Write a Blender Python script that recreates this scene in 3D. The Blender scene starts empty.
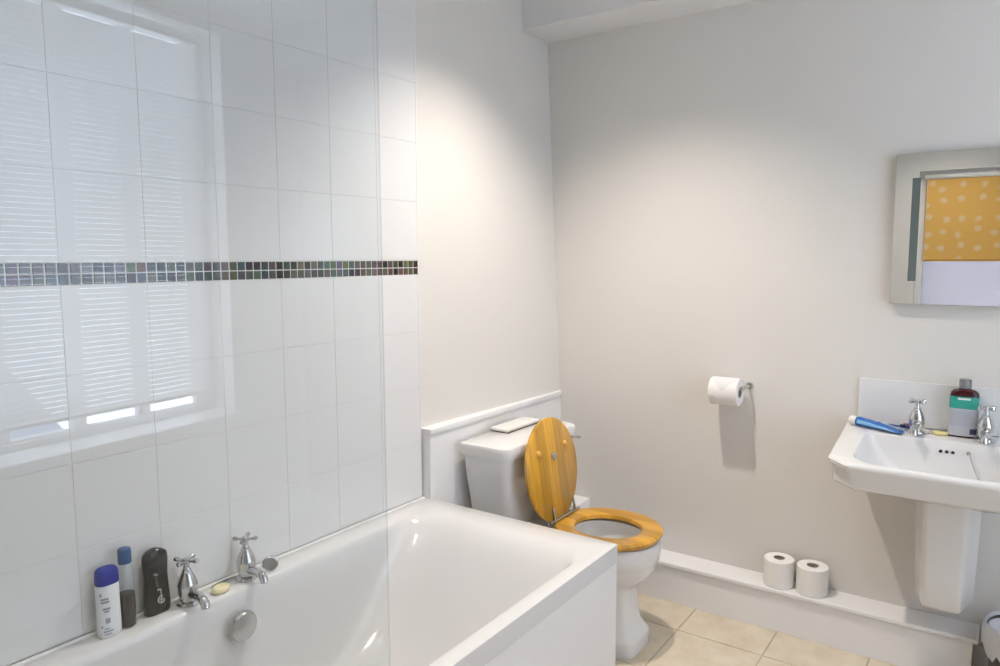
import bpy, bmesh, math, random
from mathutils import Vector, Matrix
C = bpy.context.scene.collection
S = bpy.context.scene
rnd = random.Random(7)
PI = math.pi
R = math.radians

# ------------------------------------------------------------------ camera
FOCAL_PX = 721.244
cam_data = bpy.data.cameras.new('camera')
cam_data.sensor_width = 36.0
cam_data.lens = FOCAL_PX / 1000 * 36.0
cam_data.clip_start = 0.02
cam = bpy.data.objects.new('camera', cam_data)
C.objects.link(cam)
S.camera = cam
_r = Vector((0.8192385, 0.57344257, -0.00344982))
_u = Vector((-0.05604176, 0.08604723, 0.99471362))
_f = Vector((-0.57070798, 0.81471436, -0.10262994))
cam.matrix_world = Matrix(((_r.x, _u.x, -_f.x, 1.68684), (_r.y, _u.y, -_f.y, -2.84403),
                           (_r.z, _u.z, -_f.z, 1.40966), (0, 0, 0, 1)))

# ------------------------------------------------------------------ world, exposure
S.view_settings.view_transform = 'Standard'
S.view_settings.look = 'None'
S.view_settings.exposure = 0.17
S.view_settings.gamma = 1.0
S.view_settings.use_curve_mapping = False
wd = bpy.data.worlds.new('sky')
S.world = wd
wd.use_nodes = True
_bg = wd.node_tree.nodes['Background']
_bg.inputs['Color'].default_value = (0.76, 0.85, 1.0, 1)
_bg.inputs['Strength'].default_value = 11.5
LAMP_POWER = 97.0
LAMP_COLOR = (1.0, 0.905, 0.80)

# ------------------------------------------------------------------ helpers
MATS = {}
def mat(name, color, rough=0.5, metal=0.0, spec=0.5, coat=0.0, noise=0.0, nscale=20.0, bump=0.0, bscale=60.0,
        trans=0.0, emit=None, sub=0.0):
    if name in MATS: return MATS[name]
    m = bpy.data.materials.new(name); m.use_nodes = True
    nt = m.node_tree; b = nt.nodes['Principled BSDF']
    b.inputs['Base Color'].default_value = (*color, 1)
    b.inputs['Roughness'].default_value = rough
    b.inputs['Metallic'].default_value = metal
    b.inputs['Specular IOR Level'].default_value = spec
    b.inputs['Coat Weight'].default_value = coat
    b.inputs['Coat Roughness'].default_value = 0.05
    b.inputs['Transmission Weight'].default_value = trans
    if emit:
        b.inputs['Emission Color'].default_value = (*emit[0], 1)
        b.inputs['Emission Strength'].default_value = emit[1]
    if noise > 0 or bump > 0:
        tc = nt.nodes.new('ShaderNodeTexCoord')
    if noise > 0:
        n = nt.nodes.new('ShaderNodeTexNoise'); n.inputs['Scale'].default_value = nscale
        n.inputs['Detail'].default_value = 4
        nt.links.new(tc.outputs['Object'], n.inputs['Vector'])
        mx = nt.nodes.new('ShaderNodeMix'); mx.data_type = 'RGBA'
        mx.inputs['A'].default_value = (*[c * (1 - noise) for c in color], 1)
        mx.inputs['B'].default_value = (*[min(1, c * (1 + noise)) for c in color], 1)
        nt.links.new(n.outputs['Fac'], mx.inputs['Factor'])
        nt.links.new(mx.outputs['Result'], b.inputs['Base Color'])
    if bump > 0:
        n2 = nt.nodes.new('ShaderNodeTexNoise'); n2.inputs['Scale'].default_value = bscale
        nt.links.new(tc.outputs['Object'], n2.inputs['Vector'])
        bp = nt.nodes.new('ShaderNodeBump'); bp.inputs['Strength'].default_value = bump
        bp.inputs['Distance'].default_value = 0.002
        nt.links.new(n2.outputs['Fac'], bp.inputs['Height'])
        nt.links.new(bp.outputs['Normal'], b.inputs['Normal'])
    MATS[name] = m
    return m

def glass_mat(name, tint, f0=0.035, gloss_rough=0.0, thick=1.0):
    """thin clear sheet: straight-through light plus Schlick mirror reflection"""
    if name in MATS: return MATS[name]
    m = bpy.data.materials.new(name); m.use_nodes = True
    nt = m.node_tree; nt.nodes.clear()
    out = nt.nodes.new('ShaderNodeOutputMaterial')
    tr = nt.nodes.new('ShaderNodeBsdfTransparent'); tr.inputs['Color'].default_value = (*tint, 1)
    gl = nt.nodes.new('ShaderNodeBsdfGlossy'); gl.inputs['Roughness'].default_value = gloss_rough
    gl.inputs['Color'].default_value = (1, 1, 1, 1)
    lw = nt.nodes.new('ShaderNodeLayerWeight'); lw.inputs['Blend'].default_value = 0.5
    p5 = nt.nodes.new('ShaderNodeMath'); p5.operation = 'POWER'; p5.inputs[1].default_value = 5.0
    ma = nt.nodes.new('ShaderNodeMath'); ma.operation = 'MULTIPLY_ADD'
    ma.inputs[1].default_value = 1 - f0; ma.inputs[2].default_value = f0
    mx = nt.nodes.new('ShaderNodeMixShader')
    L = nt.links.new
    L(lw.outputs['Facing'], p5.inputs[0]); L(p5.outputs[0], ma.inputs[0]); L(ma.outputs[0], mx.inputs[0])
    L(tr.outputs[0], mx.inputs[1]); L(gl.outputs[0], mx.inputs[2]); L(mx.outputs[0], out.inputs['Surface'])
    MATS[name] = m
    return m

def translucent_mat(name, color, mixf=0.5, emis=0.0):
    if name in MATS: return MATS[name]
    m = bpy.data.materials.new(name); m.use_nodes = True
    nt = m.node_tree; nt.nodes.clear(); L = nt.links.new
    out = nt.nodes.new('ShaderNodeOutputMaterial')
    d = nt.nodes.new('ShaderNodeBsdfDiffuse'); d.inputs['Color'].default_value = (*color, 1)
    t = nt.nodes.new('ShaderNodeBsdfTranslucent'); t.inputs['Color'].default_value = (*color, 1)
    mx = nt.nodes.new('ShaderNodeMixShader'); mx.inputs[0].default_value = mixf
    L(d.outputs[0], mx.inputs[1]); L(t.outputs[0], mx.inputs[2]); L(mx.outputs[0], out.inputs['Surface'])
    m['d'] = 1
    MATS[name] = m
    return m

class MB:
    """collects shapes; build() links them as ONE mesh object"""
    def __init__(s): s.bm = bmesh.new(); s.cl = None
    def box(s, x0, x1, y0, y1, z0, z1, bevel=0.0, seg=2, mat_i=0, M=None):
        r = bmesh.ops.create_cube(s.bm, size=1.0)
        vs = r['verts']
        for v in vs:
            v.co = Vector((x0 + (v.co.x + .5) * (x1 - x0), y0 + (v.co.y + .5) * (y1 - y0), z0 + (v.co.z + .5) * (z1 - z0)))
        fs = set(f for v in vs for f in v.link_faces)
        for f in fs: f.material_index = mat_i
        if bevel > 0:
            es = set(e for v in vs for e in v.link_edges)
            rb = bmesh.ops.bevel(s.bm, geom=list(es), offset=bevel, segments=seg, affect='EDGES', profile=0.5)
            vs = list(set(v for f in rb['faces'] for v in f.verts) | set(v for v in vs if v.is_valid))
            for f in rb['faces']: f.material_index = mat_i
        if M is not None:
            for v in vs: v.co = M @ v.co
        return s
    def loft(s, rings, cap0=True, cap1=True, closed=True, mat_i=0):
        bm = s.bm
        vr = [[bm.verts.new(p) for p in ring] for ring in rings]
        n = len(rings[0])
        for a, b in zip(vr, vr[1:]):
            for i in range(n if closed else n - 1):
                j = (i + 1) % n
                f = bm.faces.new((a[i], a[j], b[j], b[i])); f.smooth = True; f.material_index = mat_i
        if cap0: f = bm.faces.new(list(reversed(vr[0]))); f.material_index = mat_i
        if cap1: f = bm.faces.new(vr[-1]); f.material_index = mat_i
        return s
    def lathe(s, prof, c=(0, 0, 0), axis='z', seg=24, sx=1.0, sy=1.0, mat_i=0, M=None, cap0=True, cap1=True):
        rings = []
        for r, h in prof:
            ring = []
            for i in range(seg):
                a = 2 * PI * i / seg
                p = Vector((r * math.cos(a) * sx, r * math.sin(a) * sy, h))
                if axis == 'x': p = Vector((p.z, p.x, p.y))
                elif axis == 'y': p = Vector((p.y, p.z, p.x))
                p = p + Vector(c)
                if M is not None: p = M @ p
                ring.append(p)
            rings.append(ring)
        return s.loft(rings, cap0, cap1, mat_i=mat_i)
    def tube(s, path, r, seg=10, mat_i=0, sy=1.0):
        path = [Vector(p) for p in path]
        rings = []
        prev = None
        for i, p in enumerate(path):
            t = (path[min(i + 1, len(path) - 1)] - path[max(i - 1, 0)]).normalized()
            if prev is None:
                a = Vector((0, 0, 1)) if abs(t.z) < 0.9 else Vector((1, 0, 0))
                n = t.cross(a).normalized()
            else:
                n = (prev - t * prev.dot(t)).normalized()
            prev = n
            b = t.cross(n)
            rr = r[i] if isinstance(r, (list, tuple)) else r
            rings.append([p + (n * math.cos(2 * PI * k / seg) + b * math.sin(2 * PI * k / seg) * sy) * rr for k in range(seg)])
        return s.loft(rings, True, True, mat_i=mat_i)
    def quad(s, pts, mat_i=0):
        f = s.bm.faces.new([s.bm.verts.new(p) for p in pts]); f.material_index = mat_i; return s
    def build(s, name, m, parent=None, smooth=None, bevel_mod=None, wn=False, keep_normals=False):
        if not keep_normals: bmesh.ops.recalc_face_normals(s.bm, faces=s.bm.faces[:])
        me = bpy.data.meshes.new(name)
        ms = m if isinstance(m, (list, tuple)) else [m]
        for x in ms: me.materials.append(x)
        if smooth is not None:
            for f in s.bm.faces: f.smooth = smooth
        s.bm.to_mesh(me); s.bm.free()
        o = bpy.data.objects.new(name, me); C.objects.link(o)
        if parent is not None:
            o.parent = parent
            off = Vector((0, 0, 0)); q = parent
            while q is not None: off += q.location; q = q.parent
            me.transform(Matrix.Translation(-off))
        if smooth:
            try: me.set_sharp_from_angle(angle=R(40))
            except Exception: pass
        if bevel_mod:
            b = o.modifiers.new('bevel', 'BEVEL'); b.width = bevel_mod; b.segments = 3; b.limit_method = 'ANGLE'; b.angle_limit = R(35)
        return o

def thing(name, label, cat, loc=(0, 0, 0), group=None, rz=0.0):
    o = bpy.data.objects.new(name, None); C.objects.link(o)
    o.location = loc; o.rotation_euler = (0, 0, rz); o.empty_display_size = 0.05
    return tag(o, label, cat, group)
def tag(o, label, cat, group=None):
    o['label'] = label; o['category'] = cat
    if group: o['group'] = group
    return o
def struct(o, label=None, cat=None):
    o['kind'] = 'structure'
    if label: o['label'] = label
    if cat: o['category'] = cat
    return o
def recenter(o):
    """a single-mesh thing gets its origin at its base"""
    me = o.data
    xs = [v.co.x for v in me.vertices]; ys = [v.co.y for v in me.vertices]; zs = [v.co.z for v in me.vertices]
    c = Vector(((min(xs) + max(xs)) / 2, (min(ys) + max(ys)) / 2, min(zs)))
    me.transform(Matrix.Translation(-c)); o.location = c
    return o

def rrect(x0, x1, y0, y1, r, z, seg=8, side=6):
    """rounded rectangle ring, ccw from the right side of the near edge"""
    if not isinstance(r, (list, tuple)): r = [r] * 4
    pts = []
    cs = [(x1 - r[0], y0 + r[0], -90, r[0]), (x1 - r[1], y1 - r[1], 0, r[1]), (x0 + r[2], y1 - r[2], 90, r[2]), (x0 + r[3], y0 + r[3], 180, r[3])]
    for k, (cx, cy, a0, rr) in enumerate(cs):
        arc = [Vector((cx + rr * math.cos(R(a0 + 90 * i / seg)), cy + rr * math.sin(R(a0 + 90 * i / seg)), z)) for i in range(seg + 1)]
        pts += arc
        nx = cs[(k + 1) % 4]
        nxt = Vector((nx[0] + nx[3] * math.cos(R(nx[2])), nx[1] + nx[3] * math.sin(R(nx[2])), z))
        for i in range(1, side): pts.append(arc[-1].lerp(nxt, i / side))
    return pts
def superell(cx, cy, a_back, a_front, b, n, z, seg=40):
    pts = []
    for i in range(seg):
        t = 2 * PI * i / seg
        c, s_ = math.cos(t), math.sin(t)
        a = a_front if c >= 0 else a_back
        pts.append(Vector((cx + a * math.copysign(abs(c) ** (2 / n), c), cy + b * math.copysign(abs(s_) ** (2 / n), s_), z)))
    return pts

# ------------------------------------------------------------------ materials
M_wall = mat('wall_paint', (0.735, 0.715, 0.68), 0.75, spec=0.25, noise=0.012, nscale=3, bump=0.10, bscale=140)
M_ceil = mat('ceiling_paint', (0.80, 0.80, 0.80), 0.8, spec=0.2)
M_trim = mat('white_gloss_paint', (0.84, 0.84, 0.85), 0.35, spec=0.4, bump=0.04, bscale=50)
M_tile = mat('white_glazed_tile', (0.76, 0.765, 0.77), 0.16, spec=0.5)
M_grout = mat('grey_grout', (0.72, 0.72, 0.71), 0.9, spec=0.1)
M_bath = mat('white_acrylic', (0.69, 0.69, 0.695), 0.14, spec=0.5)
M_panel = mat('white_bath_panel', (0.81, 0.81, 0.83), 0.3, spec=0.4)
M_cer = mat('white_ceramic', (0.77, 0.77, 0.77), 0.08, spec=0.5)
M_chrome = mat('chrome', (0.60, 0.61, 0.62), 0.09, metal=1.0)
M_dull = mat('dull_chrome', (0.50, 0.51, 0.52), 0.25, metal=1.0)
M_black = mat('black_hole', (0.01, 0.01, 0.01), 0.6)
M_glass = glass_mat('shower_glass', (0.955, 0.972, 0.978))
M_gedge = glass_mat('glass_edge', (0.84, 0.87, 0.87))
M_paper = mat('toilet_paper', (0.86, 0.85, 0.83), 0.95, spec=0.05, bump=0.15, bscale=260)
M_card = mat('card_core', (0.40, 0.37, 0.33), 0.9, spec=0.1)
M_soap = mat('cream_soap', (0.80, 0.72, 0.46), 0.4)
M_soap2 = mat('yellow_soap', (0.82, 0.70, 0.30), 0.4)
M_upvc = mat('white_window_frame', (0.80, 0.80, 0.80), 0.35)
M_floor_grout = mat('floor_grout', (0.46, 0.41, 0.34), 0.9)

def wood_mat():
    m = bpy.data.materials.new('varnished_oak'); m.use_nodes = True
    nt = m.node_tree; b = nt.nodes['Principled BSDF']; L = nt.links.new
    tc = nt.nodes.new('ShaderNodeTexCoord')
    mp = nt.nodes.new('ShaderNodeMapping'); mp.inputs['Scale'].default_value = (1.2, 26, 1.2)
    n = nt.nodes.new('ShaderNodeTexNoise'); n.inputs['Scale'].default_value = 5; n.inputs['Detail'].default_value = 5
    L(tc.outputs['Object'], mp.inputs['Vector']); L(mp.outputs[0], n.inputs['Vector'])
    r = nt.nodes.new('ShaderNodeValToRGB')
    r.color_ramp.elements[0].position = 0.3; r.color_ramp.elements[0].color = (0.50, 0.240, 0.018, 1)
    r.color_ramp.elements[1].position = 0.72; r.color_ramp.elements[1].color = (0.68, 0.370, 0.038, 1)
    L(n.outputs['Fac'], r.inputs['Fac'])
    # glued boards running the length of the lid: every third strip paler
    sx = nt.nodes.new('ShaderNodeSeparateXYZ'); L(tc.outputs['Object'], sx.inputs[0])
    wv = nt.nodes.new('ShaderNodeMath'); wv.operation = 'MULTIPLY_ADD'; wv.inputs[1].default_value = 15.5; wv.inputs[2].default_value = 0.30
    L(sx.outputs['Y'], wv.inputs[0])
    fl = nt.nodes.new('ShaderNodeMath'); fl.operation = 'FLOOR'; L(wv.outputs[0], fl.inputs[0])
    wn = nt.nodes.new('ShaderNodeMath'); wn.operation = 'FLOORED_MODULO'; wn.inputs[1].default_value = 2.0; L(fl.outputs[0], wn.inputs[0])
    mr = nt.nodes.new('ShaderNodeMapRange'); mr.inputs['To Min'].default_value = 0.86; mr.inputs['To Max'].default_value = 1.14
    L(wn.outputs[0], mr.inputs['Value'])
    mm = nt.nodes.new('ShaderNodeMix'); mm.data_type = 'RGBA'; mm.blend_type = 'MULTIPLY'; mm.inputs['Factor'].default_value = 1
    L(r.outputs[0], mm.inputs['A']); L(mr.outputs[0], mm.inputs['B'])
    L(mm.outputs['Result'], b.inputs['Base Color'])
    b.inputs['Roughness'].default_value = 0.28; b.inputs['Coat Weight'].default_value = 0.4; b.inputs['Coat Roughness'].default_value = 0.12
    return m
M_wood = wood_mat()

def floor_mat():
    m = bpy.data.materials.new('beige_floor_tile'); m.use_nodes = True
    nt = m.node_tree; b = nt.nodes['Principled BSDF']; L = nt.links.new
    tc = nt.nodes.new('ShaderNodeTexCoord')
    n = nt.nodes.new('ShaderNodeTexNoise'); n.inputs['Scale'].default_value = 9; n.inputs['Detail'].default_value = 7; n.inputs['Roughness'].default_value = 0.65
    L(tc.outputs['Object'], n.inputs['Vector'])
    r = nt.nodes.new('ShaderNodeValToRGB')
    r.color_ramp.elements[0].position = 0.3; r.color_ramp.elements[0].color = (0.60, 0.51, 0.385, 1)
    r.color_ramp.elements[1].position = 0.7; r.color_ramp.elements[1].color = (0.73, 0.655, 0.53, 1)
    L(n.outputs['Fac'], r.inputs['Fac']); L(r.outputs[0], b.inputs['Base Color'])
    b.inputs['Roughness'].default_value = 0.42
    return m
M_floor = floor_mat()

def chip_mat():
    m = bpy.data.materials.new('glass_mosaic'); m.use_nodes = True
    nt = m.node_tree; b = nt.nodes['Principled BSDF']
    a = nt.nodes.new('ShaderNodeVertexColor'); a.layer_name = 'chip'
    nt.links.new(a.outputs['Color'], b.inputs['Base Color'])
    b.inputs['Roughness'].default_value = 0.12
    return m
M_chip = chip_mat()

def orange_mat():
    m = bpy.data.materials.new('orange_print_fabric'); m.use_nodes = True
    nt = m.node_tree; nt.nodes.clear(); L = nt.links.new
    out = nt.nodes.new('ShaderNodeOutputMaterial')
    tc = nt.nodes.new('ShaderNodeTexCoord')
    mp = nt.nodes.new('ShaderNodeMapping'); mp.inputs['Scale'].default_value = (9, 9, 9); mp.inputs['Rotation'].default_value = (R(90), 0, 0)
    v = nt.nodes.new('ShaderNodeTexVoronoi'); v.voronoi_dimensions = '2D'; v.inputs['Scale'].default_value = 1.0; v.inputs['Randomness'].default_value = 0.5
    L(tc.outputs['Object'], mp.inputs[0]); L(mp.outputs[0], v.inputs['Vector'])
    n = nt.nodes.new('ShaderNodeTexNoise'); n.inputs['Scale'].default_value = 22
    L(tc.outputs['Object'], n.inputs['Vector'])
    ad = nt.nodes.new('ShaderNodeMath'); ad.operation = 'MULTIPLY_ADD'; ad.inputs[1].default_value = 0.34
    L(n.outputs['Fac'], ad.inputs[0]); L(v.outputs['Distance'], ad.inputs[2])
    r = nt.nodes.new('ShaderNodeValToRGB')
    r.color_ramp.elements[0].position = 0.30; r.color_ramp.elements[0].color = (0.82, 0.62, 0.36, 1)
    r.color_ramp.elements[1].position = 0.42; r.color_ramp.elements[1].color = (0.82, 0.50, 0.15, 1)
    L(ad.outputs[0], r.inputs['Fac'])
    d = nt.nodes.new('ShaderNodeBsdfDiffuse'); t = nt.nodes.new('ShaderNodeBsdfTranslucent')
    L(r.outputs[0], d.inputs['Color']); L(r.outputs[0], t.inputs['Color'])
    mx = nt.nodes.new('ShaderNodeMixShader'); mx.inputs[0].default_value = 0.12
    L(d.outputs[0], mx.inputs[1]); L(t.outputs[0], mx.inputs[2]); L(mx.outputs[0], out.inputs['Surface'])
    return m

# ------------------------------------------------------------------ room shell
XR, YB, ZC = 2.70, -3.50, 2.56        # right wall, wall behind the camera, ceiling
TILE_EDGE = -0.934
# floor tiles with grout (pattern of one surface)
b = MB()
b.box(-0.10, XR + 0.12, YB - 0.12, 0.12, -0.06, -0.0022, mat_i=1)
px, py, gap = 0.3155, 0.3155, 0.0045
i0 = -3
for i in range(-3, 7):
    for j in range(-10, 2):
        x0, x1 = 0.735 + i * px + gap / 2, 0.735 + (i + 1) * px - gap / 2
        y0, y1 = -0.315 + j * py + gap / 2, -0.315 + (j + 1) * py - gap / 2
        x0, x1, y0, y1 = max(x0, -0.05), min(x1, XR), max(y0, YB), min(y1, 0.0)
        if x1 - x0 < 0.01 or y1 - y0 < 0.01: continue
        b.box(x0, x1, y0, y1, -0.004, 0.0, mat_i=0)
struct(b.build('floor', [M_floor, M_floor_grout]))
b = MB(); b.box(-0.15, XR + 0.15, YB - 0.15, 0.15, ZC, ZC + 0.08); struct(b.build('ceiling', M_ceil))
b = MB(); b.box(-0.15, XR + 0.15, 0.0, 0.12, -0.05, ZC + 0.02); struct(b.build('wall_back', M_wall))
# left wall: plaster behind the tiles, then the painted stretch that leans a little out of plumb towards the corner
def corner_x(z): return -0.0448 + (2.3712 - z) * 0.0501
b = MB()
b.box(-0.14, -0.008, YB - 0.12, TILE_EDGE, -0.05, ZC + 0.02)
NZ, NY = 14, 8
g = [[None] * (NY + 1) for _ in range(NZ + 1)]
for i in range(NZ + 1):
    z = -0.05 + (ZC + 0.07) * i / NZ
    for j in range(NY + 1):
        t = j / NY
        y = TILE_EDGE + (0.06 - TILE_EDGE) * t
        x = (1 - t) * (-0.007) + t * corner_x(z)
        g[i][j] = b.bm.verts.new((x, y, z))
for i in range(NZ):
    for j in range(NY):
        f = b.bm.faces.new((g[i][j], g[i][j + 1], g[i + 1][j + 1], g[i + 1][j])); f.smooth = True
bv = [[b.bm.verts.new((-0.14, TILE_EDGE + (0.06 - TILE_EDGE) * j / NY, -0.05 + (ZC + 0.07) * i / NZ)) for j in (0, NY)] for i in (0, NZ)]
b.bm.faces.new((bv[0][0], bv[1][0], bv[1][1], bv[0][1]))
wall_left = struct(b.build('wall_left', M_wall))

# glazed tiles, mosaic band (parts of the left wall)
TW, TH, G = 0.1952, 0.200, 0.0018
ZM0, ZM1 = 1.3545, 1.4045
def tile_panel(rows):
    b = MB()
    zlo, zhi = min(r[0] for r in rows), max(r[1] for r in rows)
    b.box(-0.0078, -0.0012, YB, TILE_EDGE, zlo, zhi, mat_i=1)
    k = 0
    while True:
        y1 = TILE_EDGE - k * TW; y0 = y1 - TW
        if y1 <= YB + 0.01: break
        y0 = max(y0, YB)
        for z0, z1 in rows:
            a = [Vector((-0.0012, y0 + G / 2, z0 + G / 2)), Vector((-0.0012, y1 - G / 2, z0 + G / 2)), Vector((-0.0012, y1 - G / 2, z1 - G / 2)), Vector((-0.0012, y0 + G / 2, z1 - G / 2))]
            e = 0.0006
            tx = rnd.uniform(-1, 1) * 0.00006; ty = rnd.uniform(-1, 1) * 0.00006
            c = []
            for q in a:
                sy = 1 if q.y > (y0 + y1) / 2 else -1
                sz = 1 if q.z > (z0 + z1) / 2 else -1
                c.append(Vector((-0.0002 + tx * sy + ty * sz, q.y - sy * e, q.z - sz * e)))
            b.loft([a, c], False, True)
        k += 1
    return b
rows_lo = [(ZM0 - TH * (j + 1), ZM0 - TH * j) for j in range(4)]
rows_hi = [(ZM1 + TH * j, min(ZM1 + TH * (j + 1), ZC)) for j in range(6) if ZM1 + TH * j < ZC - 0.01]
o = tile_panel(rows_lo).build('tile_panel', [M_tile, M_grout], wall_left, smooth=False)
o = tile_panel(rows_hi).build('tile_panel', [M_tile, M_grout], wall_left, smooth=False)
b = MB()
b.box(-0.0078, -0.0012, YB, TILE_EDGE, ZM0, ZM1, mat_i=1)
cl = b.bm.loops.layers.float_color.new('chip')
P = 0.025
olive = [(0.16, 0.16, 0.125), (0.20, 0.195, 0.14), (0.24, 0.235, 0.19), (0.10, 0.10, 0.085), (0.28, 0.27, 0.23), (0.045, 0.04, 0.035)]
brown = [(0.25, 0.19, 0.11), (0.20, 0.17, 0.11), (0.03, 0.022, 0.018), (0.31, 0.24, 0.16), (0.11, 0.08, 0.05), (0.23, 0.22, 0.18)]
glass_tint = [(0.10, 0.11, 0.14), (0.045, 0.055, 0.095), (0.17, 0.175, 0.20), (0.21, 0.21, 0.225), (0.06, 0.065, 0.09), (0.14, 0.14, 0.16)]  # bluish cast of the shower glass put into the chips behind it
nchip = int((TILE_EDGE - YB) / P)
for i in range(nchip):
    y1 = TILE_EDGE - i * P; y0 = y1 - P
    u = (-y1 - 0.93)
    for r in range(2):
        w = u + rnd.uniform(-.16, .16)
        pal = brown if w < 0.16 else olive if w < 0.62 else glass_tint
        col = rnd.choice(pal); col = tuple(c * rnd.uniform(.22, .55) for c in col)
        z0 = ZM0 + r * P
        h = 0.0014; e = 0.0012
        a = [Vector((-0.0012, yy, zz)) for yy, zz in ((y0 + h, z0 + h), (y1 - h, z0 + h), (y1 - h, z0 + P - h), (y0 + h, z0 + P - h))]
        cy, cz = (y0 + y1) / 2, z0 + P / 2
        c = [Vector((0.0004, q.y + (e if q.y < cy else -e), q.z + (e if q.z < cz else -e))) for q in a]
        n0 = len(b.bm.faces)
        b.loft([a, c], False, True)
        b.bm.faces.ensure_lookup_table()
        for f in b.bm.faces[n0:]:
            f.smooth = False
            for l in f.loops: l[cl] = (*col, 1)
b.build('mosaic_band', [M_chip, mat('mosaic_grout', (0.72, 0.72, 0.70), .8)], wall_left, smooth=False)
# thin edging bead where tiles end
b = MB(); b.box(-0.006, 0.0006, TILE_EDGE - 0.001, TILE_EDGE + 0.005, 0.40, ZC, 0.001); b.build('edge_bead', M_upvc, wall_left)

# right wall with window, wall behind the camera with window
def wall_with_hole(axis, pos, thick, u0, u1, z0, z1, hu0, hu1, hz0, hz1):
    b = MB()
    def bx(a, c, e, f):
        if axis == 'x': b.box(pos, pos + thick, a, c, e, f)
        else: b.box(a, c, pos - thick, pos, e, f)
    bx(u0, hu0, z0, z1); bx(hu1, u1, z0, z1); bx(hu0, hu1, z0, hz0); bx(hu0, hu1, hz1, z1)
    return b
W1 = dict(y0=-1.98, y1=-0.49, z0=0.66, z1=2.47)
struct(wall_with_hole('x', XR, 0.24, YB - 0.2, 0.12, -0.05, ZC + 0.02, W1['y0'], W1['y1'], W1['z0'], W1['z1']).build('wall_right', M_wall))
W2 = dict(x0=1.115, x1=2.06, z0=0.86, z1=2.045)
struct(wall_with_hole('y', YB, 0.24, -0.15, XR + 0.05, -0.05, ZC + 0.02, W2['x0'], W2['x1'], W2['z0'], W2['z1']).build('wall_front', M_wall))

# boxed-in lintel across the top of the back wall
b = MB(); b.box(-0.12, XR + 0.02, -0.215, 0.02, 2.362, ZC + 0.02, 0.002); struct(b.build('trim_1', M_ceil))
# white panelling behind the cistern with its cap
b = MB()
b.box(-0.006, 0.037, -0.925, 0.0, 0.0, 0.788, 0.0015)
b.box(-0.006, 0.043, -0.927, 0.0, 0.786, 0.806, 0.003)
struct(b.build('trim_2', M_trim))
# pipe box along the foot of the back wall with a ledge on top
b = MB()
b.box(0.03, 1.664, -0.114, 0.0, 0.0, 0.152, 0.001)
b.box(0.03, 1.680, -0.126, 0.0, 0.152, 0.168, 0.003)
struct(b.build('trim_3', M_trim))
# low box in the corner behind the toilet
b = MB(); b.box(0.03, 0.1915, -0.128, 0.0, 0.0, 0.325, 0.002); struct(b.build('trim_4', M_trim))
# skirting on the remaining walls
b = MB(); b.box(1.664, XR, -0.014, 0.0, 0.0, 0.10, 0.003); struct(b.build('baseboard_back', M_trim))
b = MB(); b.box(XR - 0.015, XR, YB, 0.0, 0.0, 0.12, 0.003); struct(b.build('baseboard_right', M_trim))

# ------------------------------------------------------------------ window 1 (right wall): panes, sill
def frame_rect(b, axis, pos, d, u0, u1, z0, z1, w):
    def bx(a, c, e, f):
        if axis == 'x': b.box(pos, pos + d, a, c, e, f, 0.004)
        else: b.box(a, c, pos - d, pos, e, f, 0.004)
    bx(u0, u1, z0, z0 + w); bx(u0, u1, z1 - w, z1); bx(u0, u0 + w, z0 + w, z1 - w); bx(u1 - w, u1, z0 + w, z1 - w)
M_pane = glass_mat('window_glass', (0.97, 0.98, 0.98))
w1 = bpy.data.objects.new('window_1', None); C.objects.link(w1); w1.location = (2.78, -1.235, 0.66); w1['kind'] = 'structure'
b = MB()
frame_rect(b, 'x', 2.835, 0.06, W1['y0'], W1['y1'], W1['z0'], W1['z1'], 0.034)
edges = [-0.585, -0.877, -1.177, -1.483, -1.79]
for yy in edges[1:]: b.box(2.835, 2.895, yy - 0.019, yy + 0.019, 0.70, 2.45, 0.004)
b.box(2.835, 2.895, edges[0], W1['y1'] - 0.03, 0.70, 2.45, 0.004)
b.build('window_frame', M_upvc, w1)
for k in range(4):
    y1 = edges[k] - (0.019 if k else 0.0); y0 = edges[k + 1] + 0.019
    fr = MB(); frame_rect(fr, 'x', 2.85, 0.03, y0, y1, 0.690, 2.44, 0.014)
    sash = fr.build('sash', M_upvc, w1)
    pn = MB(); pn.box(2.863, 2.868, y0 + 0.012, y1 - 0.012, 0.700, 2.43)
    pn.build('pane', M_pane, sash)
b = MB(); b.box(2.64, 2.85, W1['y0'] - 0.04, W1['y1'] + 0.04, 0.632, 0.662, 0.004); b.build('window_sill', M_trim, w1)
# venetian blind hanging in the reveal
vb = thing('venetian_blind', 'white venetian blind with narrow slats in front of the side window', 'blind', (2.725, -1.235, 0.775))
M_slat = translucent_mat('white_slat', (0.85, 0.85, 0.86), 0.32)
b = MB()
pitch, sw, tilt = 0.0220, 0.0210, R(79)
zt = 2.375; z = 0.80
YB0, YB1 = W1['y0'] + 0.02, -0.618
while z < zt:
    pts = []
    for i in range(5):
        u = -0.5 + i / 4
        bow = 0.0028 * (1 - 4 * u * u)
        lx, lz = u * sw, bow
        X = lx * math.cos(tilt) - lz * math.sin(tilt); Z = lx * math.sin(tilt) + lz * math.cos(tilt)
        pts.append((2.725 - X, z + Z))
    for (xa, za), (xb, zb) in zip(pts, pts[1:]):
        b.quad([(xa, YB0, za), (xb, YB0, zb), (xb, YB1, zb), (xa, YB1, za)])
    z += pitch
sl = b.build('slats', M_slat, vb, smooth=True)
b = MB(); b.box(2.712, 2.738, YB0, YB1, 0.773, 0.788, 0.002); b.build('bottom_rail', mat('blind_rail', (.8, .8, .8), .4), vb)
b = MB(); b.box(2.705, 2.745, YB0, YB1, 2.39, 2.435, 0.002); b.build('head_rail', mat('blind_rail', (.8, .8, .8), .4), vb)
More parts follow.
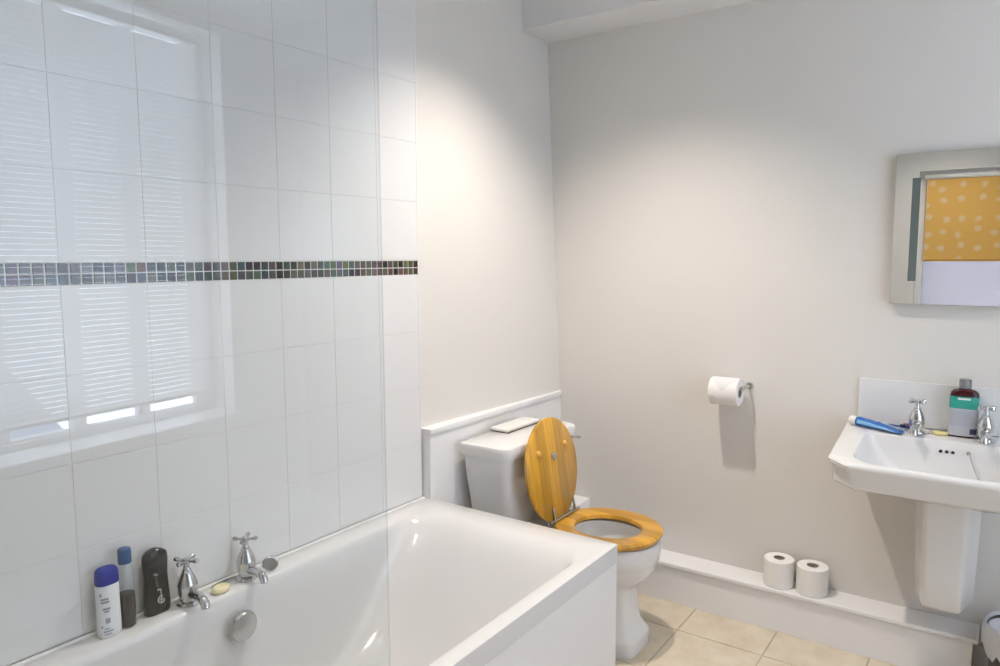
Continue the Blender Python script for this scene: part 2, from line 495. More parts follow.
for yy in (-0.80, -1.235, -1.48):
    b = MB(); b.tube([(2.710, yy, 0.78), (2.710, yy, 2.40)], 0.0012, 6); b.build('cord', M_upvc, vb)
# ------------------------------------------------------------------ window 2 behind the camera (seen in the mirror)
w2 = bpy.data.objects.new('window_2', None); C.objects.link(w2); w2.location = (1.59, -3.6, 0.86); w2['kind'] = 'structure'
b = MB(); frame_rect(b, 'y', -3.56, 0.06, W2['x0'], W2['x1'], W2['z0'], W2['z1'], 0.045); b.build('window_frame', M_upvc, w2)
b = MB(); b.box(W2['x0'] + 0.04, W2['x1'] - 0.04, -3.595, -3.590, W2['z0'] + 0.04, W2['z1'] - 0.04); b.build('pane', translucent_mat('lilac_frosted_glass', (0.34, 0.32, 0.33), 0.7), w2)
b = MB(); b.box(W2['x0'] - 0.03, W2['x1'] + 0.03, -3.57, -3.46, W2['z0'] - 0.03, W2['z0'], 0.004); b.build('window_sill', M_trim, w2)
rb = thing('roller_blind', 'orange roller blind with pale printed motif, reflected in the wall mirror', 'blind', (1.59, -3.515, 1.40))
b = MB(); b.box(1.165, 2.03, -3.519, -3.517, 1.39, 1.99); b.build('fabric', orange_mat(), rb)
b = MB(); b.box(1.165, 2.03, -3.524, -3.512, 1.378, 1.394, 0.003); b.build('bottom_bar', mat('blind_bar', (0.55, 0.30, 0.05), .5), rb)
b = MB(); b.lathe([(0.018, 1.15), (0.018, 2.045)], (0, -3.52, 2.0), 'x', 20); b.build('roller', M_upvc, rb)

# daylight coming in through the two windows
def portal(name, loc, rot, sx, sy):
    l = bpy.data.lights.new(name, 'AREA'); l.cycles.is_portal = True; l.shape = 'RECTANGLE'; l.size = sx; l.size_y = sy
    o = bpy.data.objects.new(name, l); C.objects.link(o); o.location = loc; o.rotation_euler = rot
    return o
portal('window_portal', (2.935, -1.235, 1.565), (0, R(90), 0), 1.80, 1.49)
portal('window_portal', (1.59, -3.745, 1.45), (R(-90), 0, 0), 0.94, 1.18)
b = MB(); b.box(2.3, 14, -12, 10, -3.2, -3.0); o = struct(b.build('ground', mat('outside_ground', (0.80, 0.80, 0.80), .9)))
b = MB()
b.box(6.3, 9.0, -1.6, 0.55, -3.0, -0.15)
M_sl = mat('blue_slate', (0.10, 0.15, 0.24), .6)
b.loft([[Vector((6.1, -1.7, -.15)), Vector((9.2, -1.7, -.15)), Vector((7.65, -1.7, .75))], [Vector((6.1, .65, -.15)), Vector((9.2, .65, -.15)), Vector((7.65, .65, .75))]], mat_i=1)
struct(b.build('outside_building', [mat('outside_render', (.35, .42, .52), .9), M_sl], smooth=False))

# ------------------------------------------------------------------ recessed ceiling spotlights
def downlight(x, y, where, power):
    t = thing('ceiling_light', 'round chrome recessed ceiling spotlight ' + where, 'light', (x, y, ZC), 'recessed ceiling spotlights')
    b = MB()
    b.lathe([(0.030, -0.001), (0.046, -0.001), (0.046, -0.006), (0.034, -0.008), (0.030, -0.004)], (x, y, ZC), cap0=False, cap1=False); b.build('trim_ring', M_chrome, t, smooth=True)
    b = MB(); b.lathe([(0.001, -0.003), (0.030, -0.003)], (x, y, ZC), cap0=True, cap1=False)
    b.build('lamp_face', mat('halogen_face', (1, .95, .85), .4, emit=((1, .9, .75), 6.0)), t)
    l = bpy.data.lights.new('spot', 'SPOT'); l.energy = power; l.color = LAMP_COLOR; l.spot_size = R(113); l.spot_blend = 1.0
    l.shadow_soft_size = 0.022
    s = bpy.data.objects.new('spot', l); C.objects.link(s); s.parent = t; s.location = (0, 0, -0.016)
downlight(0.60, -0.80, 'over the far end of the bath', LAMP_POWER)
downlight(1.75, -0.80, 'over the washbasin', LAMP_POWER * 0.05)
downlight(0.52, -2.20, 'over the near end of the bath', LAMP_POWER * 0.03)
downlight(1.10, -2.10, 'added as unseen fill in the middle of the room', LAMP_POWER * 0.44)  # added fill lamp, out of view, lifts the lower back wall
downlight(1.30, -2.98, 'added, unseen, to brighten the wall behind the viewer', LAMP_POWER * 0.32)  # added lamp, out of view, brightens the wall the mirror reflects

# ------------------------------------------------------------------ bath
BX1, BY0, BY1, BZ = 0.770, -2.74, -0.917, 0.550
bath = thing('bathtub', 'white built-in bath along the tiled wall', 'bathtub', (0.385, -1.83, 0))
b = MB()
IN = dict(x0=0.088, x1=0.724, y0=-2.62)
rings = []
def ring(x0, x1, y0, y1, r, z): rings.append(rrect(x0, x1, y0, y1, r, z, 8, 6))
ring(0.002, BX1 - 0.02, BY0, BY1 + 0.0, 0.004, 0.500)
ring(0.002, BX1, BY0, BY1, 0.004, 0.494)
ring(0.002, BX1, BY0, BY1, 0.004, 0.543)
ring(0.0025, BX1 - 0.001, BY0 + 0.001, BY1 - 0.001, 0.005, 0.5488)
ring(0.004, BX1 - 0.0035, BY0 + 0.003, BY1 - 0.003, 0.005, BZ)
for z, ix0, ix1, iy0, iy1, r0, rf in [
        (0.550, 0.083, 0.728, -2.640, -0.995, .10, .13), (0.5485, 0.086, 0.725, -2.635, -1.010, .10, .13),
        (0.543, 0.090, 0.721, -2.630, -1.028, .10, .13), (0.53, 0.093, 0.717, -2.625, -1.052, .10, .13),
        (0.50, 0.096, 0.712, -2.620, -1.085, .10, .13), (0.44, 0.100, 0.706, -2.612, -1.135, .11, .14),
        (0.36, 0.106, 0.698, -2.602, -1.200, .11, .15), (0.28, 0.114, 0.690, -2.590, -1.275, .12, .16),
        (0.22, 0.126, 0.678, -2.575, -1.345, .12, .17), (0.18, 0.146, 0.658, -2.55, -1.42, .11, .17),
        (0.158, 0.175, 0.63, -2.51, -1.50, .10, .16), (0.15, 0.22, 0.585, -2.44, -1.60, .08, .14)]:
    ring(ix0, ix1, iy0, iy1, [r0, rf, rf, r0], z)
b.loft(rings, False, True)
b.build('tub', M_bath, bath, smooth=True)
b = MB()
b.box(0.735, 0.768, BY0 + 0.01, BY1 - 0.002, 0.0, 0.500, 0.001)
b.box(0.02, 0.736, BY1 - 0.026, BY1 - 0.002, 0.0, 0.500, 0.001)
b.build('side_panel', M_panel, bath)
b = MB()
b.lathe([(0.001, 0.0), (0.018, 0.0), (0.018, 0.012), (0.036, 0.013), (0.040, 0.018), (0.040, 0.028), (0.036, 0.034), (0.020, 0.037), (0.001, 0.038)], (0.098, -1.772, 0.468), 'x', 32)
b.build('overflow_dial', M_dull, bath, smooth=True)

b = MB()
b.tube([(0.0064, BY0, 0.5508), (0.0064, BY1 - .002, 0.5508)], 0.0052, 10)
b.build('sealant_bead', mat('white_sealant', (.76, .76, .76), .4), bath, smooth=True)
# ------------------------------------------------------------------ pillar taps
def pillar_tap(name, label, loc, rz, scale, group, cat='tap', handle_rot=20):
    t = thing(name, label, cat, loc, group)
    t.rotation_euler = (0, 0, 0)
    b = MB()
    prof = [(0.001, 0), (0.027, 0), (0.0285, 0.004), (0.026, 0.009), (0.019, 0.012), (0.0185, 0.016), (0.0215, 0.022), (0.0235, 0.034),
            (0.0235, 0.046), (0.0245, 0.049), (0.0235, 0.052), (0.0215, 0.060), (0.0165, 0.072), (0.0115, 0.081), (0.0122, 0.084), (0.0095, 0.087),
            (0.0078, 0.093), (0.0072, 0.104), (0.001, 0.104)]
    b.lathe([(r * scale, h * scale) for r, h in prof], loc, 'z', 28)
    b.build('body', M_chrome, t, smooth=True)
    b = MB()
    dv = Vector((math.cos(rz), math.sin(rz), 0)); L0 = Vector(loc)
    pth = [(0.012, 0.030), (0.032, 0.031), (0.050, 0.030), (0.064, 0.026), (0.072, 0.017), (0.073, 0.009)]
    rr = [0.0125, 0.0115, 0.0105, 0.0108, 0.0112, 0.0112]
    b.tube([L0 + dv * (a * scale) + Vector((0, 0, h * scale)) for a, h in pth], [q * scale for q in rr], 16)
    b.build('spout', M_chrome, t, smooth=True)
    b = MB()
    ha = rz + R(handle_rot)
    hz = 0.107
    b.lathe([(0.001, hz - .006), (0.009, hz - .006), (0.0095, hz), (0.008, hz + .007), (0.001, hz + 0.008)], loc if scale == 1 else (0, 0, 0), 'z', 16,
            M=None if scale == 1 else Matrix.Translation(loc) @ Matrix.Scale(scale, 4))
    for k in range(4):
        d = Vector((math.cos(ha + k * PI / 2), math.sin(ha + k * PI / 2), 0))
        c = L0 + Vector((0, 0, hz * scale))
        b.tube([c + d * (0.004 * scale), c + d * (0.016 * scale) + Vector((0, 0, .001)), c + d * (0.022 * scale) + Vector((0, 0, .002)), c + d * (0.030 * scale) + Vector((0, 0, .003)), c + d * (0.032 * scale) + Vector((0, 0, .003))],
               [0.0036 * scale, 0.0034 * scale, 0.0058 * scale, 0.0062 * scale, 0.003 * scale], 10)
    b.build('cross_handle', M_chrome, t, smooth=True)
    return t
tg = 'chrome pillar taps'
pillar_tap('bath_tap', 'chrome cross-handle bath tap beside the black bottle', (0.047, -1.874, BZ), 0, 1.03, tg, handle_rot=25)
pillar_tap('bath_tap', 'chrome cross-handle bath tap beside the grey disc plug', (0.047, -1.703, BZ), 0, 1.03, tg, handle_rot=40)
# disc plug with stalk and chain standing by the second tap
pl = thing('bath_plug', 'round grey bath plug with stalk standing on the bath rim behind the tap', 'plug', (0.062, -1.637, BZ))
nrm = Vector((0.80, -0.58, 0.12)).normalized()
Mq = Matrix.Translation((0.062, -1.637, BZ + 0.0225)) @ nrm.to_track_quat('Z', 'Y').to_matrix().to_4x4()
b = MB(); b.lathe([(0.001, -0.004), (0.0185, -0.004), (0.0215, -0.001), (0.0215, 0.004), (0.018, 0.006), (0.010, 0.0045), (0.001, 0.0045)], (0, 0, 0), 'z', 28, M=Mq)
b.build('disc', M_dull, pl, smooth=True)
b = MB(); b.tube([Mq @ Vector((0, 0, -0.003)), Mq @ Vector((0, 0, -0.018)) , Mq @ Vector((0, 0, -0.020))], [0.003, 0.003, 0.0045], 10); b.build('stalk', M_dull, pl, smooth=True)
b = MB()
cp = [(0.018, -1.790, BZ + .003), (0.016, -1.770, BZ + .004), (0.014, -1.750, BZ + .003), (0.013, -1.732, BZ + .003), (0.016, -1.715, BZ + .0025)]
b.tube(cp, 0.0022, 8)
tag(recenter(b.build('plug_chain', M_chrome, None, smooth=True)), 'short chrome plug chain lying on bath rim behind the cream soap', 'chain')
# soap on the bath rim
def soap(name, label, c, a, bb, h, m, rz=0):
    b = MB()
    prof = [(0.001, 0), (0.75, 0), (0.96, .25), (1.0, .5), (0.95, .75), (0.72, 1.0), (0.45, .93), (0.001, .88)]
    Mx = Matrix.Translation(c) @ Matrix.Rotation(rz, 4, 'Z') @ Matrix.Diagonal((a, bb, h, 1))
    b.lathe(prof, (0, 0, 0), 'z', 28, M=Mx)
    o = b.build(name, m, None, smooth=True)
    return tag(recenter(o), label, 'soap')
soap('soap_bar', 'cream soap bar on the bath rim between the taps', (0.058, -1.789, BZ), 0.020, 0.027, 0.016, M_soap, 0.2)

# ------------------------------------------------------------------ bottles on the bath rim
def oval_rings(specs, c, n=2.4, seg=32):
    rings = []
    for z, a, bb in specs:
        rg = []
        for i in range(seg):
            t = 2 * PI * i / seg
            cc, ss = math.cos(t), math.sin(t)
            rg.append(Vector((c[0] + a * math.copysign(abs(cc) ** (2 / n), cc), c[1] + bb * math.copysign(abs(ss) ** (2 / n), ss), c[2] + z)))
        rings.append(rg)
    return rings
# view direction from the bottles to the camera sets which side carries the print
def decal_patch(b, c, a, bb, n, u0, u1, z0, z1, zfun=None, off=0.0006, k=5):
    """a little patch that hugs an oval bottle; u is the angle round it (radians)"""
    rows = []
    for zz in (z0, z1):
        row = []
        for i in range(k + 1):
            t = u0 + (u1 - u0) * i / k
            cc, ss = math.cos(t), math.sin(t)
            row.append(b.bm.verts.new((c[0] + (a + off) * math.copysign(abs(cc) ** (2 / n), cc), c[1] + (bb + off) * math.copysign(abs(ss) ** (2 / n), ss), c[2] + zz)))
        rows.append(row)
    for i in range(k):
        b.bm.faces.new((rows[0][i], rows[0][i + 1], rows[1][i + 1], rows[1][i]))
M_ink = mat('dark_ink', (0.05, 0.06, 0.12), .5)
M_inkg = mat('grey_ink', (0.33, 0.36, 0.42), .5)
c = (0.036, -2.063, BZ)
t = thing('shampoo_bottle', 'white shampoo bottle with blue flip cap and dark lettering', 'bottle', c)
A, Bq, NN = 0.0190, 0.0255, 2.5
b = MB(); b.loft(oval_rings([(0, A * .9, Bq * .9), (0.003, A, Bq), (0.03, A, Bq), (0.08, A * .97, Bq * .97), (0.115, A * .97, Bq * .98), (0.122, A * .95, Bq * .96), (0.123, A * .9, Bq * .9)], c, NN)); b.build('body', mat('white_plastic', (.80, .82, .85), .3), t, smooth=True)
b = MB(); b.loft(oval_rings([(0.1235, A * .96, Bq * .97), (0.126, A, Bq), (0.145, A * .98, Bq * .98), (0.155, A * .9, Bq * .92), (0.160, A * .72, Bq * .75), (0.162, A * .3, Bq * .3)], c, NN)); b.build('cap', mat('blue_plastic', (.006, .02, .27), .25, spec=.35), t, smooth=True)
b = MB()
for (z0, z1, ua, ub) in [(0.100, 0.108, -1.05, -.82), (0.091, 0.096, -0.95, -.2), (0.084, 0.089, -0.95, -.15), (0.068, 0.073, -0.75, -.1), (0.062, 0.066, -0.65, -.2),
                         (0.036, 0.048, -0.55, -.15), (0.026, 0.031, -1.05, -.80), (0.022, 0.025, -.7, -.2), (0.015, 0.019, -.8, .0), (0.009, 0.012, -.7, -.1)]:
    decal_patch(b, c, A, Bq, NN, ua, ub, z0, z1)
b.build('lettering', M_inkg, t)
# clear bottle part full of dark liquid
c = (0.032, -2.0175, BZ)
t = thing('bubble_bath_bottle', 'slim clear bottle part full of dark brown liquid, blue cap', 'bottle', c)
A = 0.0185
M_clear = glass_mat('clear_plastic', (0.90, 0.92, 0.915), 0.05, 0.05)
b = MB(); b.lathe([(0.001, 0), (A * .9, 0), (A, 0.004), (A, 0.125), (A * .95, 0.140), (A * .72, 0.150), (A * .62, 0.154)], c, 'z', 28, cap1=False); b.build('body', M_clear, t, smooth=True)
b = MB(); b.lathe([(0.001, 0.002), (A * .86, 0.002), (A * .94, 0.006), (A * .94, 0.080), (0.001, 0.080)], c, 'z', 28); b.build('liquid', mat('brown_liquid', (.022, .012, .011), .2, spec=.3), t, smooth=True)
b = MB(); b.lathe([(0.001, 0.154), (0.0145, 0.154), (0.0148, 0.157), (0.0145, 0.186), (0.0125, 0.189), (0.001, 0.189)], c, 'z', 28); b.build('cap', mat('mid_blue_plastic', (.02, .085, .22), .35, spec=.35), t, smooth=True)
# black shower gel, waisted, with pale emblem
c = (0.026, -1.943, BZ)
t = thing('shower_gel_bottle', 'black waisted shower gel bottle with pale emblem', 'bottle', c)
b = MB()
sp = [(0, .014, .029), (0.004, .016, .032), (0.03, .0165, .0325), (0.06, .0155, .0305), (0.09, .0145, .0285), (0.115, .0150, .0295), (0.124, .0155, .0305)]
b.loft(oval_rings(sp, c, 2.8)); b.build('body', mat('black_plastic', (.012, .013, .012), .25, spec=.3), t, smooth=True)
b = MB(); b.loft(oval_rings([(0.1245, .0155, .0305), (0.140, .0155, .0310), (0.150, .0150, .0285), (0.156, .013, .021), (0.160, .010, .013), (0.162, .006, .007)], c, 2.6)); b.build('cap', mat('gloss_black_plastic', (.008, .008, .009), .12), t, smooth=True)
b = MB()
def gp(u, v):        # point on the bottle front: u along y, v up
    f = max(0.0, 1 - abs(u / 0.031) ** 2.8) ** (1 / 2.8)
    w = 0.0164 - 0.0008 * min(1.0, v / .06)
    return (c[0] + w * f + 0.0006, c[1] + u, c[2] + v)
b.tube([gp(0.003, 0.062), gp(0.003, 0.050), gp(0.003, 0.036), gp(0.003, 0.026)], 0.0012, 6)
b.tube([gp(0.003, 0.062), gp(-0.002, 0.0625), gp(-0.005, 0.060)], 0.0012, 6)
b.tube([gp(0.003 + 0.0085 * math.cos(R(a)), 0.036 + 0.0085 * math.sin(R(a))) for a in range(60, 341, 20)], 0.0012, 6)
b.tube([gp(-0.004, 0.036), gp(0.010, 0.036)], 0.0011, 6)
b.build('emblem', mat('pale_print', (.62, .62, .60), .5), t, smooth=True)
b = MB()
for i in range(5):
    y0 = -0.010 + i * 0.0012
    b.tube([gp(-0.010 + 0.001 * i, 0.092 - .007 * i), gp(-0.005 + .001 * i, 0.093 - .007 * i)], 0.0008, 5)
b.tube([gp(-0.012, 0.103), gp(-0.004, 0.100)], 0.003, 8)
b.build('lettering', mat('grey_print', (.30, .30, .27), .5), t, smooth=True)

# ------------------------------------------------------------------ shower screen
GD = R(3.0)
g0 = Vector((0.703, -1.835, 0)); gdir = Vector((math.sin(GD), -math.cos(GD), 0)); gn = Vector((math.cos(GD), math.sin(GD), 0))
GL, GZ0, GZ1, GT = 0.90, 0.572, 2.10, 0.004
sc = thing('shower_screen', 'clear glass shower screen standing along the bath edge', 'shower screen', (g0 + gdir * GL / 2 + Vector((0, 0, 0.552))))
b = MB()
def gpnt(l, n, z): p = g0 + gdir * l + gn * n; return Vector((p.x, p.y, z))
cs = [(0, GZ0), (GL, GZ0), (GL, GZ1), (0.10, GZ1), (0.05, GZ1 - 0.012), (0.02, GZ1 - 0.04), (0, GZ1 - 0.09)]
GZ1e = 2.5
cs = [(0, GZ0), (GL, GZ0), (GL, 2.06), (0.09, 2.06), (0.045, 2.048), (0.012, 2.012), (0.0, 1.965)]
fa = [b.bm.verts.new(gpnt(l, GT / 2, z)) for l, z in cs]; fb = [b.bm.verts.new(gpnt(l, -GT / 2, z)) for l, z in cs]
b.bm.faces.new(fa); b.bm.faces.new(list(reversed(fb)))
for i in range(len(cs)):
    j = (i + 1) % len(cs)
    f = b.bm.faces.new((fa[j], fa[i], fb[i], fb[j])); f.material_index = 1
b.build('glass_pane', [M_glass, M_gedge], sc)
b = MB()
rail = [gpnt(GL + 0.0, -.012, .552), gpnt(GL + 0.03, -.012, .552), gpnt(GL + .03, .012, .552), gpnt(GL, .012, .552)]
b.loft([rail, [Vector((q.x, q.y, 2.06)) for q in rail]]); b.build('hinge_post', M_dull, sc)
b = MB()
sl_ = [gpnt(0.0, -.005, GZ0), gpnt(GL, -.005, GZ0), gpnt(GL, .005, GZ0), gpnt(0.0, .005, GZ0)]
b.loft([[Vector((q.x, q.y, 0.5515)) for q in sl_], [Vector((q.x, q.y, GZ0 + 0.002)) for q in sl_]]); b.build('bottom_seal', mat('clear_seal', (.7, .72, .72), .3), sc)

# ------------------------------------------------------------------ toilet
TY = -0.520
wc = thing('toilet', 'white close-coupled toilet with raised wooden seat lid', 'toilet', (0.40, TY, 0))
b = MB()
def tr(x0, x1, hw, r, z): return rrect(x0, x1, TY - hw, TY + hw, r, z, 6, 5)
def ov(xb, xf, hw, n, z):
    # same vertex count as tr(): 4*(6+1)+4*4 = 44, started at the near right corner
    cx = xb + (xf - xb) * 0.45
    pts = superell(cx, TY, cx - xb, xf - cx, hw, n, z, 44)
    return pts
def blend_ring(z, xb, xf, hw, n):
    return ov(xb, xf, hw, n, z)
pan = [(0.000, 0.18, 0.682, 0.104, 6.0), (0.045, 0.18, 0.684, 0.105, 6.0), (0.058, 0.182, 0.681, 0.103, 5.5), (0.074, 0.185, 0.668, 0.095, 5.0),
       (0.095, 0.19, 0.655, 0.087, 5.0), (0.130, 0.195, 0.648, 0.083, 5.0), (0.180, 0.20, 0.644, 0.082, 5.0), (0.218, 0.20, 0.642, 0.083, 4.5),
       (0.238, 0.20, 0.652, 0.098, 3.4), (0.258, 0.20, 0.682, 0.126, 2.7), (0.282, 0.20, 0.706, 0.150, 2.4), (0.310, 0.20, 0.720, 0.165, 2.3),
       (0.332, 0.20, 0.726, 0.172, 2.3), (0.338, 0.20, 0.730, 0.176, 2.3), (0.362, 0.20, 0.733, 0.179, 2.3), (0.396, 0.20, 0.733, 0.180, 2.3),
       (0.403, 0.205, 0.727, 0.175, 2.3)]
rings = [ov(xb, xf, hw, n, z) for z, xb, xf, hw, n in pan]
def inn(z, xb, xf, hw):
    cx = xb + (xf - xb) * 0.5
    return superell(cx, TY, cx - xb, xf - cx, hw, 2.2, z, 44)
for z, xb, xf, hw in [(0.403, 0.40, 0.678, 0.124), (0.394, 0.398, 0.676, 0.126), (0.37, 0.395, 0.68, 0.130), (0.34, 0.40, 0.67, 0.122), (0.30, 0.41, 0.64, 0.10), (0.26, 0.43, 0.60, 0.075), (0.235, 0.45, 0.57, 0.05), (0.23, 0.47, 0.55, 0.03)]:
    rings.append(inn(z, xb, xf, hw))
b.loft(rings, True, True)
b.build('pan', M_cer, wc, smooth=True)
b = MB(); b.box(0.085, 0.36, TY - 0.13, TY + 0.13, 0.33, 0.4055, 0.012, 4); b.build('pan_shelf', M_cer, wc, smooth=True)
b = MB()
def cr(z, x0, x1, hw, r=0.035): return rrect(x0, x1, TY - .010 - hw, TY - .010 + hw, [r, r, .006, .006], z, 6, 5)
b.loft([cr(0.4062, 0.10, 0.235, 0.195), cr(0.41, 0.095, 0.242, 0.203), cr(0.45, 0.085, 0.25, 0.212), cr(0.60, 0.075, 0.260, 0.236), cr(0.694, 0.070, 0.264, 0.243)]); b.build('cistern', M_cer, wc, smooth=True)
b = MB()
b.loft([cr(0.690, 0.064, 0.266, 0.250, .04), cr(0.692, 0.060, 0.276, 0.257, .045), cr(0.722, 0.060, 0.280, 0.261, .045), cr(0.732, 0.062, 0.276, 0.258, .042), cr(0.736, 0.068, 0.266, 0.249, .036)]); b.build('cistern_lid', M_cer, wc, smooth=True)
b = MB()
b.lathe([(0.001, 0.262), (0.013, 0.262), (0.013, 0.272), (0.008, 0.276), (0.007, 0.286), (0.001, 0.287)], (0, -0.335, 0.690), 'x', 18)
b.tube([(0.284, -0.335, 0.690), (0.290, -0.322, 0.689), (0.293, -0.305, 0.686), (0.293, -0.290, 0.682)], [.005, .0055, .006, .0065], 12)
b.build('flush_lever', M_chrome, wc, smooth=True)
b = MB(); b.loft([inn(0.2705, 0.428, 0.605, 0.078), inn(0.2708, 0.44, 0.595, 0.07)], True, True); b.build('water', mat('bowl_water', (.55, .58, .60), .04), wc, smooth=True)
# seat: oval ring of varnished wood
b = MB()
SZ0, SZ1 = 0.4135, 0.4345
def so(xb, xf, hw, n, z, seg=48):
    cx = xb + (xf - xb) * 0.5
    return superell(cx, TY, cx - xb, xf - cx, hw, n, z, seg)
b.loft([so(.418, .664, .114, 2.1, SZ0 + .004), so(.348, .731, .178, 2.25, SZ0), so(.344, .736, .182, 2.25, SZ0 + .006), so(.344, .736, .182, 2.25, SZ1 - .007), so(.352, .726, .181, 2.25, SZ1),
        so(.408, .672, .122, 2.1, SZ1), so(.415, .666, .116, 2.1, SZ1 - .004), so(.418, .664, .114, 2.1, SZ0 + .004)], False, False)
bmesh.ops.remove_doubles(b.bm, verts=b.bm.verts[:], dist=1e-5)
b.build('seat', M_wood, wc, smooth=True)
for xx, yy in ((0.66, -.09), (0.66, .09)):
    b = MB(); b.lathe([(0.001, 0.4015), (0.010, 0.4015), (0.010, 0.4145), (0.001, 0.4145)], (xx, TY + yy, 0), 'z', 14); b.build('seat_buffer', M_upvc, wc)
# raised lid: oval board leaning back on the cistern
LT = R(8.4)
HX, HZ = 0.356, 0.440
lidp = bpy.data.objects.new('lid', None)
b = MB()
Lm = Matrix.Translation((HX, TY - 0.046, HZ)) @ Matrix.Rotation(-LT, 4, 'Y')     # local z runs up the board, local x is its thickness
def lo(z0, z1, hw, n, x, seg=56):
    cz = z0 + (z1 - z0) * 0.52
    pts = []
    for i in range(seg):
        t = 2 * PI * i / seg
        cc, ss = math.cos(t), math.sin(t)
        a = (z1 - cz) if cc >= 0 else (cz - z0)
        nn = n if cc >= 0 else n
        pts.append(Lm @ Vector((x, hw * math.copysign(abs(ss) ** (2 / nn), ss), cz + a * math.copysign(abs(cc) ** (2 / nn), cc))))
    return pts
b.loft([lo(-.006, .372, .171, 2.0, -.010), lo(-.012, .378, .177, 2.0, -.006), lo(-.012, .378, .177, 2.0, .004), lo(-.006, .372, .172, 2.0, .008)])
lid = b.build('lid', M_wood, wc, smooth=True)
for yy, zz in ((-.095, .262), (.095, .262)):
    b = MB(); b.lathe([(0.001, .008), (0.012, .008), (0.012, .013), (0.009, .017), (0.001, .018)], (0, 0, 0), 'z', 14, M=Lm @ Matrix.Translation((0, yy, zz)) @ Matrix.Rotation(R(90), 4, 'Y'))
    b.build('lid_buffer', mat('pale_wood', (.72, .42, .08), .35), lid, smooth=True)
b = MB(); b.lathe([(0.001, .008), (0.015, .008), (0.016, .012), (0.013, .017), (0.006, .019), (0.001, .019)], (0, 0, 0), 'z', 20, M=Lm @ Matrix.Translation((0, 0.004, .232)) @ Matrix.Rotation(R(90), 4, 'Y'))
b.build('lid_stud', M_chrome, lid, smooth=True)
b = MB()
b.tube([(HX + .013, TY - .112, .442), (HX + .013, TY + .090, .442)], 0.0058, 12)
for yy in (-.092, .056):
    b.tube([(HX + .013, TY + yy, .440), (HX + .014, TY + yy, .455), (HX + .006, TY + yy, .490)], [.0055, .0055, .0045], 10)
    b.lathe([(0.001, .402), (.013, .402), (.013, .412), (.006, .416), (.006, .438), (.001, .438)], (HX - .012, TY + yy, 0), 'z', 14)
b.build('hinge', M_dull, wc, smooth=True)
# slim white pack on the cistern
t = thing('tissue_pack', 'flat white pack with dark underside lying on the cistern lid', 'pack', (0.100, -0.475, 0.7362))
b = MB(); b.box(0.060, 0.144, -0.592, -0.355, 0.7405, 0.752, 0.004, 3); b.build('wrapper', mat('white_wrapper', (.82, .82, .80), .35), t, smooth=True)
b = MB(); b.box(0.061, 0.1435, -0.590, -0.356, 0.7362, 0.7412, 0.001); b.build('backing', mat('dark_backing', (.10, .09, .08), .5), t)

# ------------------------------------------------------------------ toilet rolls
def roll(name, label, c, axis, rad=0.052, ln=0.098, group=None):
    t = thing(name, label, 'toilet roll', c, group)
    h = ln
    ci = c if axis == 'z' else (0, c[1], c[2] + rad)
    z0 = 0 if axis == 'z' else c[0] - ln / 2
    b = MB()
    b.lathe([(0.021, z0 + .0005), (rad - .003, z0), (rad, z0 + .003), (rad, z0 + h - .003), (rad - .003, z0 + h), (0.021, z0 + h - .0005)], ci, axis, 40, cap0=False, cap1=False)
    b.build('paper', M_paper, t, smooth=True)
    b = MB()
    b.lathe([(0.0212, z0), (0.0212, z0 + h), (0.0198, z0 + h), (0.0198, z0), (0.0212, z0)], ci, axis, 28, cap0=False, cap1=False)
    b.build('core', M_card, t, smooth=True)
    if axis == 'z':
        b = MB(); b.lathe([(0.001, .0005), (0.0195, .0005)], ci, 'z', 24, cap0=False, cap1=False); b.build('shadow_gap', M_card, t) if False else b.bm.free()
    return t
g = 'spare toilet rolls on the ledge'
roll('toilet_roll', 'spare white toilet roll standing on the ledge, left of the pair', (1.0375, -0.066, 0.168), 'z', 0.0545, 0.104, g)
roll('toilet_roll', 'spare white toilet roll standing on the ledge, nearer the washbasin', (1.1575, -0.067, 0.168), 'z', 0.0550, 0.104, g)
# wall roll on its holder
hr = roll('toilet_roll', 'white toilet roll hanging on the chrome wall holder', (0.818, -0.074, 0.840), 'x', 0.054, 0.110, None)
b = MB()   # folded point of the loose end lying on the roll
cy, cz, rr = -0.074, 0.894, 0.0552
pts = []
fold = [(-0.050, 95), (0.050, 95), (0.050, 150), (0.0, 196), (-0.050, 150)]
NSEG = 10
def onroll(xx, a, r=rr): return Vector((0.818 + xx, cy + r * math.cos(R(a)), cz + r * math.sin(R(a))))
vsA = []
for i in range(NSEG + 1):
    a = 92 + (172 - 92) * i / NSEG
    w = 0.050 if a < 115 else 0.050 * max(0.02, (172 - a) / (172 - 115))
    vsA.append((b.bm.verts.new(onroll(-w, a)), b.bm.verts.new(onroll(w, a))))
for (a1, a2), (c1, c2) in zip(vsA, vsA[1:]): b.bm.faces.new((a1, a2, c2, c1)).smooth = True
b.build('folded_end', mat('paper_fold', (.74, .74, .75), .95, spec=.05), hr)
h = thing('roll_holder', 'chrome toilet roll holder on the back wall', 'roll holder', (0.885, -0.004, 0.905))
b = MB()
b.lathe([(0.001, 0.0), (0.014, 0.0), (0.014, -0.006), (0.011, -0.010), (0.001, -0.010)], (0.888, 0, 0.912), 'y', 24); b.build('wall_plate', M_chrome, h, smooth=True)
b = MB(); b.tube([(0.888, -0.008, 0.912), (0.888, -0.050, 0.912), (0.886, -0.064, 0.911), (0.880, -0.071, 0.910), (0.868, -0.073, 0.909), (0.862, -0.073, 0.909), (0.860, -0.073, 0.909)], [.007, .007, .007, .007, .0075, .0075, .004], 14)
b.build('arm', M_chrome, h, smooth=True)

